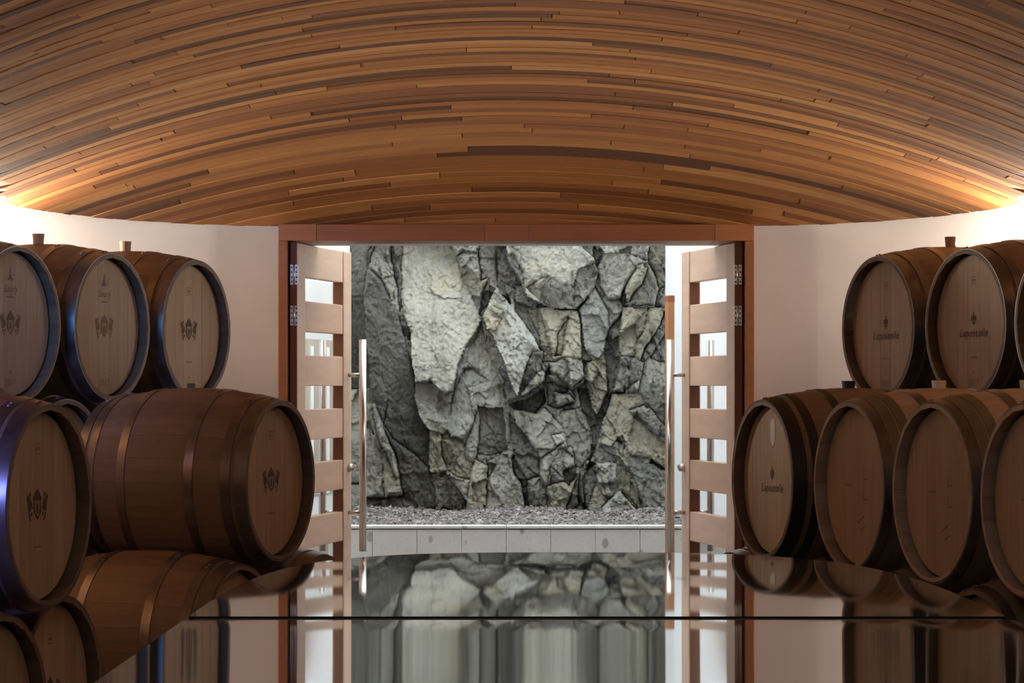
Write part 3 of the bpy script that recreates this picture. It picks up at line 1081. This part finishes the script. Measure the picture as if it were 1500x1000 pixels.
def slope(y, K):
    for (a, sa), (b, sb) in zip(K, K[1:]):
        if y <= b:
            return (sa + (sb - sa) * max(0, (y - a)) / (b - a)) / (2 * F)
    return K[-1][1] / (2 * F)


def half_w(y):
    u = min(1.0, abs((y - TCY) / TB))
    return TA * max(0.0, 1 - u ** TN) ** (1 / TN)


def pane(name, y0, y1, K, root, z_ref_end):
    ny = 70
    yy = [y0 + (y1 - y0) * i / ny for i in range(ny + 1)]
    # the far end is rounded: sample densely there
    yy = sorted(set([round(t, 5) for t in yy] + [round(y1 - (y1 - y0) * 0.06 * (k / 14) ** 2, 5) for k in range(15)]))
    z = [0.0]
    for a, b in zip(yy, yy[1:]):
        z.append(z[-1] + slope((a + b) / 2, K) * (b - a))
    zo = z[-1] if z_ref_end else z[0]
    v, f = [], []
    nxs = 28
    for y, zz in zip(yy, z):
        h = max(half_w(y), 0.004)
        for j in range(nxs + 1):
            v.append((TCX + h * (-1 + 2 * j / nxs), y, TZ + zz - zo))
    n1 = len(v)
    v += [(a, b, c - 0.018) for (a, b, c) in v]
    R = len(yy)
    C = nxs + 1
    for i in range(R - 1):
        for j in range(nxs):
            a = i * C + j
            f.append((a, a + 1, a + C + 1, a + C))
            f.append((n1 + a, n1 + a + C, n1 + a + C + 1, n1 + a + 1))
    ring = [j for j in range(C)] + [i * C + C - 1 for i in range(1, R)] + [(R - 1) * C + j for j in range(C - 2, -1, -1)] + [i * C for i in range(R - 2, 0, -1)]
    for a, b in zip(ring, ring[1:] + ring[:1]):
        f.append((b, a, n1 + a, n1 + b))
    o = link(name, mesh(name, v, f), M['glass'], root)
    for p in o.data.polygons:
        p.use_smooth = True
    o.data.set_sharp_from_angle(angle=0.5)
    return o


tb = empty('tasting_table', (0, 0, 0))
tag(tb, 'long oval tasting table with mirror-like dark glass top and dark seam', 'table')
pane('glass_pane', TCY - TB, YS0, KN, tb, True)
pane('glass_pane', YS1, TCY + TB, KF, tb, False)
box('seam_strip', (TCX - half_w(5.41) + 0.01, TCX + half_w(5.41) - 0.01, YS0, YS1, TZ - 0.025, TZ - 0.004), M['seam'], tb)
for yy in (3.4, 6.3):
    box('pedestal', (TCX - 0.35, TCX + 0.35, yy - 0.2, yy + 0.2, 0.04, TZ - 0.075), M['tbase'], tb, 0.01)
    box('foot', (TCX - 0.45, TCX + 0.45, yy - 0.28, yy + 0.28, 0, 0.04), M['tbase'], tb, 0.005)
box('support_frame', (TCX - 0.4, TCX + 0.4, 3.1, 6.7, TZ - 0.075, TZ - 0.040), M['tbase'], tb, 0.004)

# ------------------------------------------------------------------ barrels
BL, BR, BE = 0.70, 0.34, 0.293
NST = 24


def brad(x):
    return BR - (BR - BE) * (2 * x / BL) ** 2


def stave_mesh():
    n = 10
    v, f = [], []
    for i in range(n + 1):
        x = -BL / 2 + BL * i / n
        r = brad(x)
        ri = r - 0.016
        if i in (0, n):
            r -= 0.003
        a = PI / NST
        g = 0.0004 / r
        for rr, aa in ((r, -a + g), (r, 0), (r, a - g), (ri, a - g), (ri, -a + g)):
            v.append((x, rr * math.sin(aa), rr * math.cos(aa)))
    for i in range(n):
        p, q = 5 * i, 5 * i + 5
        for k in range(5):
            f.append((p + k, q + k, q + (k + 1) % 5, p + (k + 1) % 5))
    f += [(0, 1, 2, 3, 4), (5 * n + 4, 5 * n + 3, 5 * n + 2, 5 * n + 1, 5 * n)]
    me = mesh('stave', v, f)
    return me


def lathe(name, prof, n=64, closed=True):
    """prof: list of (x, r); axis x"""
    v, f = [], []
    m = len(prof)
    for i in range(n):
        a = 2 * PI * i / n
        for (x, r) in prof:
            v.append((x, r * math.sin(a), r * math.cos(a)))
    for i in range(n):
        j = (i + 1) % n
        for k in range(m if closed else m - 1):
            f.append((i * m + k, j * m + k, j * m + (k + 1) % m, i * m + (k + 1) % m))
    return mesh(name, v, f)


def hoop_mesh(xc, wd, th=0.0028):
    xa, xb = xc - wd / 2, xc + wd / 2
    ra, rb = brad(xa), brad(xb)
    me = lathe('hoop', [(xa, ra - 0.002), (xb, rb - 0.002), (xb, rb + th), (xa, ra + th)])
    for p in me.polygons:
        p.use_smooth = True
    me.set_sharp_from_angle(angle=0.7)
    return me


def head_boards():
    R = 0.273
    cuts = [-R, -0.195, -0.118, -0.046, 0.038, 0.112, 0.19, R]
    out = []
    for a, b in zip(cuts, cuts[1:]):
        a, b = a + 0.0006, b - 0.0006
        n = 8
        up = []
        for i in range(n + 1):
            y = a + (b - a) * i / n
            up.append((y, math.sqrt(max(0, R * R - y * y))))
        lo = [(y, -z) for (y, z) in reversed(up)]
        poly = up + lo
        m = len(poly)
        v = [(0, y, z) for (y, z) in poly] + [(-0.02, y, z) for (y, z) in poly]
        f = [tuple(range(m - 1, -1, -1)), tuple(range(m, 2 * m))]
        f += [(i, (i + 1) % m, m + (i + 1) % m, m + i) for i in range(m)]
        out.append(mesh('head_board', v, f))
    return out


STAVE = {}
for key in ('stave', 'stave2'):
    me = stave_mesh()
    me.materials.append(M[key])
    STAVE[key] = me
HB = head_boards()
for me in HB:
    me.materials.append(M['head'])
rear = lathe('rear_head', [(-BL / 2 + 0.045, 0.0005), (-BL / 2 + 0.045, 0.268), (-BL / 2 + 0.065, 0.268), (-BL / 2 + 0.065, 0.0005)], 32)
rear.materials.append(M['stave'])
LAYOUT = {
    'plain': [(0.327, 0.044, 'hoop'), (0.274, 0.034, 'hoop'), (0.137, 0.034, 'hoop')],
    'black': [(0.325, 0.050, 'hoopblack'), (0.262, 0.034, 'hoopblack'), (0.137, 0.030, 'hoopblack')],
    'olive': [(0.331, 0.030, 'hoop'), (0.292, 0.040, 'hoopolive'), (0.248, 0.036, 'hoopolive'), (0.14, 0.034, 'hoop')],
}
HOOPS = {}
for k, lst in LAYOUT.items():
    HOOPS[k] = []
    for (xc, wd, mk) in lst:
        for s in (1, -1):
            me = hoop_mesh(s * xc, wd)
            me.materials.append(M[mk])
            HOOPS[k].append((s * xc, me))
rv, rf = [], []
for i in range(8):
    a = 2 * PI * i / 8
    rv.append((0.006 * math.cos(a), 0.006 * math.sin(a), 0))
for i in range(8):
    a = 2 * PI * i / 8
    rv.append((0.004 * math.cos(a), 0.004 * math.sin(a), 0.004))
rf = [(i, (i + 1) % 8, 8 + (i + 1) % 8, 8 + i) for i in range(8)] + [tuple(range(8, 16))]
RIVET = mesh('rivet', rv, rf)
RIVET.materials.append(M['hoop'])


def bung_mesh(mk, h=0.055):
    v, f = tube_data((0, 0, -0.015), (0, 0, h), 0.021, 0.026, 16)
    me = mesh('bung', v, f)
    me.materials.append(M[mk])
    return me


BUNG = {k: bung_mesh(k, hh) for k, hh in (('bungwood', 0.045), ('rubber', 0.03), ('silicone', 0.03))}

# brands on the heads: flat print, drawn in the plane y (right) / z (up) just proud of the boards


def text_mesh(txt, size, shear, mk, bold=0.0):
    cu = bpy.data.curves.new('brand', 'FONT')
    cu.body = txt
    cu.size = size
    cu.shear = shear
    cu.align_x = 'CENTER'
    cu.offset = bold
    cu.resolution_u = 3
    cu.space_character = 1.08
    o = bpy.data.objects.new('brand_tmp', cu)
    COL.objects.link(o)
    bpy.context.view_layer.update()
    me = bpy.data.meshes.new_from_object(o.evaluated_get(bpy.context.evaluated_depsgraph_get()))
    bpy.data.objects.remove(o)
    bpy.data.curves.remove(cu)
    me.materials.clear()
    me.materials.append(M[mk])
    for p in me.vertices:
        x, y, z = p.co
        p.co = (0, x, y)
    return me


def polys_mesh(name, polys, mk):
    v, f = [], []
    for P in polys:
        o_ = len(v)
        v += [(0, a, b) for (a, b) in P]
        f.append(tuple(range(o_, o_ + len(P))))
    me = mesh(name, v, f)
    me.materials.append(M[mk])
    return me


def ell(cx, cz, rx, rz, n=14):
    return [(cx + rx * math.cos(2 * PI * i / n), cz + rz * math.sin(2 * PI * i / n)) for i in range(n)]


def crest(mk):
    P = []
    # shield (ring of pieces), crown and two supporters
    P.append([(-0.016, 0.012), (-0.016, -0.020), (0.0, -0.044), (0.016, -0.020), (0.016, 0.012), (0.010, 0.012), (0.010, -0.018), (0.0, -0.033), (-0.010, -0.018), (-0.010, 0.012)])
    P.append(ell(0, -0.008, 0.0055, 0.017))
    P.append(ell(0, 0.030, 0.013, 0.016))
    P += [ell(-0.013, 0.022, 0.006, 0.009), ell(0.013, 0.022, 0.006, 0.009), ell(0, 0.047, 0.004, 0.006)]
    for s in (-1, 1):
        P.append([(s * 0.022, 0.006), (s * 0.030, 0.022), (s * 0.044, 0.036), (s * 0.047, 0.024), (s * 0.040, 0.006), (s * 0.041, -0.012), (s * 0.033, -0.020), (s * 0.026, -0.010)])
        P.append(ell(s * 0.033, 0.034, 0.0048, 0.0065))
        P.append([(s * 0.033, -0.022), (s * 0.038, -0.020), (s * 0.036, -0.034), (s * 0.030, -0.046), (s * 0.026, -0.046), (s * 0.031, -0.034)])
        P.append([(s * 0.023, -0.020), (s * 0.029, -0.022), (s * 0.027, -0.030), (s * 0.020, -0.032)])
        P.append([(s * 0.017, -0.004), (s * 0.028, 0.000), (s * 0.028, -0.004), (s * 0.017, -0.010)])
    return polys_mesh('crest_print', [[(a * 1.55, b * 0.95) for (a, b) in q] for q in P], mk)


def tower(mk):
    P = [[(-0.009, 0), (0.009, 0), (0.009, 0.022), (-0.009, 0.022)], [(-0.004, 0.024), (0.004, 0.024), (0.002, 0.052), (-0.002, 0.052)],
         [(-0.018, 0), (-0.011, 0), (-0.011, 0.014), (-0.018, 0.010)], [(0.011, 0), (0.019, 0), (0.019, 0.010), (0.011, 0.014)],
         ell(0.024, 0.022, 0.004, 0.004, 8)]
    return polys_mesh('tower_print', P, mk)


def vine(mk):
    P = [ell(0, 0.016, 0.006, 0.014), ell(-0.013, 0.014, 0.005, 0.011), ell(0.013, 0.014, 0.005, 0.011), ell(0, -0.006, 0.004, 0.008),
         ell(-0.009, -0.002, 0.003, 0.005), ell(0.009, -0.002, 0.003, 0.005), ell(0, 0.034, 0.0035, 0.006)]
    return polys_mesh('leaf_print', P, mk)


PR = {}
PR['crest'] = crest('ink')
PR['crestlight'] = crest('inklight')
PR['tower'] = tower('inklight')
PR['maker'] = text_mesh('Saury', 0.040, 0.35, 'inklight')
PR['name'] = text_mesh('Lapostolle', 0.046, 0.18, 'ink', 0.0002)
PR['leaf'] = vine('ink')
PR['year'] = text_mesh('2017', 0.036, 0.0, 'inklight')
PR['bar'] = polys_mesh('line_print', [[(-0.027 + 0.0135 * k, -0.003), (-0.016 + 0.0135 * k, -0.003), (-0.016 + 0.0135 * k, 0.003), (-0.027 + 0.0135 * k, 0.003)] for k in range(4)], 'inklight')
PR['seal'] = polys_mesh('seal_print', [ell(0, 0.0, 0.004, 0.005, 8)], 'inklight')
PR['mark'] = polys_mesh('maker_print', [[(-0.02, 0.012), (0.02, 0.012), (0.02, 0.015), (-0.02, 0.015)], ell(-0.008, -0.001, 0.006, 0.007), ell(0.008, -0.001, 0.006, 0.007), [(-0.018, -0.016), (0.018, -0.016), (0.018, -0.013), (-0.018, -0.013)]], 'inklight')
oct_ = [(0.016 * math.cos(a), 0.045 * math.sin(a)) for a in [PI / 8 + k * PI / 4 for k in range(8)]]
PR['sticker'] = polys_mesh('paper_sticker', [[(-0.022, 0.03), (-0.013, 0.05), (0.013, 0.05), (0.022, 0.03), (0.022, -0.03), (0.0, -0.055), (-0.022, -0.03)]], 'sticker')
PR['blacksticker'] = polys_mesh('black_sticker', [[(-0.035, -0.010), (0.035, -0.010), (0.035, 0.010), (-0.035, 0.010)]], 'stickerdark')
PR['chalk'] = polys_mesh('chalk_print', [[(0.04, 0.05), (0.044, 0.05), (0.044, 0.00), (0.04, 0.00)], [(0.044, 0.00), (0.075, 0.004), (0.075, 0.008), (0.044, 0.004)], [(0.055, 0.018), (0.06, 0.04), (0.065, 0.018), (0.062, 0.018), (0.06, 0.03), (0.058, 0.018)],
                                         [(0.04, -0.03), (0.044, -0.03), (0.044, -0.07), (0.04, -0.07)], [(0.044, -0.07), (0.075, -0.066), (0.075, -0.062), (0.044, -0.066)]], 'inklight')
PR['bigring'] = polys_mesh('scribble_print', [[(-0.03, -0.10), (0.03, -0.07), (0.032, -0.073), (-0.028, -0.104)], [(0.0, -0.12), (0.04, -0.105), (0.041, -0.109), (0.002, -0.124)]], 'inklight')

SETS = {
    'crest': [('crest', 0, 0.0), ('mark', 0, 0.175), ('bar', 0, -0.145), ('seal', 0, -0.195), ('year', 0, -0.235)],
    'crestmaker': [('crestlight', 0, 0.0), ('tower', 0, 0.165), ('maker', 0, 0.120), ('bar', 0, 0.102), ('seal', 0, -0.185), ('year', 0, -0.235)],
    'crestsmall': [('crest', 0, 0.0), ('mark', 0, 0.165), ('bar', 0, -0.120)],
    'cresttag': [('crest', 0, 0.0), ('mark', 0, 0.165), ('bar', 0, -0.135), ('seal', 0, -0.20), ('blacksticker', 0.02, -0.235)],
    'name': [('name', 0, -0.045), ('leaf', 0, 0.012), ('mark', 0, 0.175), ('bar', 0, -0.125), ('seal', 0, -0.185), ('year', 0, -0.235)],
    'namesticker': [('name', 0, -0.045), ('leaf', 0, 0.012), ('sticker', 0.005, 0.175)],
    'chalk': [('chalk', 0, 0.02), ('bigring', 0.02, -0.03), ('bar', -0.07, 0.0)],
    'none': [],
}


def barrel(label, X, Y, layer, t, side, wood_='stave', hoops='plain', bung='bungwood', prints='crest', group=None, simple=False, spin=0.0, dz=0.0):
    tr = math.radians(t)
    n = Vector((side * math.sin(tr), -math.cos(tr), 0))
    base_z = (0.0, 0.583, 1.166)[layer] + dz
    c = Vector((X, Y, 0)) - n * (BL / 2)
    root = empty('wine_barrel', (c.x, c.y, base_z), math.atan2(n.y, n.x))
    tag(root, label, 'barrel', group)
    ax = (0, 0, BR)
    if simple:
        prof = [(-BL / 2 + 0.03, 0.0005), (-BL / 2 + 0.03, BE - 0.02), (-BL / 2, BE - 0.02)]
        prof += [(-BL / 2 + BL * i / 10, brad(-BL / 2 + BL * i / 10)) for i in range(11)]
        prof += [(BL / 2, BE - 0.02), (BL / 2 - 0.03, BE - 0.02), (BL / 2 - 0.03, 0.0005)]
        if 'simple' not in HOOPS:
            me = lathe('body', prof, 32, False)
            me.materials.append(M['stave'])
            HOOPS['simple'] = me
        link('body', HOOPS['simple'], None, root, ax)
        for (xc, me) in HOOPS[hoops]:
            link('hoop', me, None, root, ax)
        return root
    for i in range(NST):
        link('stave', STAVE[wood_], None, root, ax, (2 * PI * (i + 0.5) / NST + spin, 0, 0))
    for me in HB:
        link('head_board', me, None, root, (BL / 2 - 0.042, 0, BR))
    link('rear_head', rear, None, root, ax)
    for q, (xc, me) in enumerate(HOOPS[hoops]):
        h = link('hoop', me, None, root, ax)
        for k in (-1, 1):
            a = -0.10 - 0.13 * (q % 3) + k * 0.035
            r = brad(xc) + 0.003
            link('rivet', RIVET, None, h, (xc, r * math.sin(a), r * math.cos(a)), (-a, 0, 0))
    if bung:
        link('bung', BUNG[bung], None, root, (0, 0, 2 * BR - 0.004))
    for (k, yy, zz) in SETS[prints]:
        o = link(PR[k].name.split('.')[0] if not PR[k].name.startswith('brand') else {'maker': 'maker_lettering', 'name': 'name_lettering', 'year': 'year_print'}[k],
                 PR[k], None, root, (BL / 2 - 0.042 + 0.0012, yy, BR + zz))
    return root


# crested side
barrel('crested oak barrel with bluish hoops and black sticker, top row beside the end wall', -1.33, 12.70, 2, 67, 1, prints='cresttag')
barrel('crested oak barrel with tower stamp, top row, next to the one with black sticker', -1.60, 12.05, 2, 67, 1, prints='crestmaker')
barrel('crested oak barrel with tower stamp, top row, two along from the black stickered one', -1.87, 11.41, 2, 67, 1, prints='crestmaker')
barrel('oak barrel wedged under the top row behind the sideways barrel end', -1.735, 11.73, 1, 67, 1, prints='none')
barrel('oak barrel lying broadside beside the door leaf, full length and four hoops showing', -0.845, 11.0, 1, 69, 1, prints='crestsmall', bung=None)
barrel('large crested oak barrel of the middle row with bright purple blue hoop', -1.337, 8.70, 1, 74, 1, prints='crestsmall')
barrel('shadowed oak barrel on the floor directly below the broadside barrel', -0.963, 10.675, 0, 69, 1, prints='none', bung=None)
barrel('dark floor level oak barrel with thin blue hoop glint below the purple hooped barrel', -1.36, 9.09, 0, 74, 1, prints='crestsmall')
barrel('dark floor level oak barrel next to the thin blue glint one, below purple hooped barrel', -1.415, 8.35, 0, 74, 1, prints='crestsmall')
for (x, y, l) in ((-1.465, 12.38, 1), (-1.2, 13.02, 1), (-2.0, 11.09, 1), (-1.6, 12.05, 0), (-1.33, 12.7, 0), (-1.87, 11.41, 0), (-1.06, 13.35, 0), (-2.13, 10.77, 0)):
    barrel('oak barrel in the lower rows carrying the crested top row', x, y, l, 67, 1, simple=True, group='barrels carrying the crested top row')
barrel('oak barrel at the back holding up the broadside barrel', -0.713, 11.325, 0, 69, 1, simple=True)
# lettered side
barrel('lettered oak barrel of the top row standing nearest the end wall', 1.495, 12.30, 2, 67, -1, prints='name')
barrel('lettered oak barrel of the top row, second from the end wall', 1.755, 11.65, 2, 67, -1, prints='name')
barrel('lettered oak barrel of the top row, third from the end wall', 2.0, 11.0, 2, 67, -1, prints='name')
barrel('oak barrel with black hoops and a white paper sticker on its head', 0.925, 11.12, 1, 72, -1, hoops='black', bung='rubber', prints='namesticker')
barrel('oak barrel with olive hoops next to the white stickered barrel', 1.165, 10.43, 1, 72, -1, wood_='stave2', hoops='olive', bung='silicone', prints='chalk')
barrel('pale oak barrel with olive hoops and light staves, two along from the white stickered one', 1.36, 9.76, 1, 72, -1, wood_='stave2', hoops='olive', bung='silicone', prints='chalk')
barrel('pale rimmed oak barrel with olive hoops, three along from the white stickered one', 1.548, 9.08, 1, 72, -1, wood_='stave2', hoops='olive', bung='silicone', prints='chalk')
barrel('floor level oak barrel with blue glinting rim beneath the pale rimmed barrels', 1.45, 9.42, 0, 72, -1, hoops='olive', prints='none')
barrel('floor level oak barrel under the two olive hooped barrels, behind the glass table', 1.26, 10.1, 0, 72, -1, hoops='olive', prints='none')
for (x, y, l, t) in ((1.055, 10.77, 0, 72), (0.835, 11.465, 0, 72), (1.64, 8.74, 0, 72)):
    barrel('floor level oak barrel in the row below the olive hooped barrels, hidden by the table', x, y, l, t, -1, simple=True, group='floor level barrels behind the table')
for (x, y, l) in ((1.365, 12.62, 1), (1.625, 11.97, 1), (1.88, 11.32, 1), (2.12, 10.68, 1), (1.235, 12.94, 0), (1.495, 12.3, 0), (1.755, 11.65, 0), (2.0, 11.0, 0), (2.24, 10.36, 0)):
    barrel('oak barrel in the lower rows carrying the lettered top row', x, y, l, 67, -1, simple=True, group='barrels carrying the lettered top row')
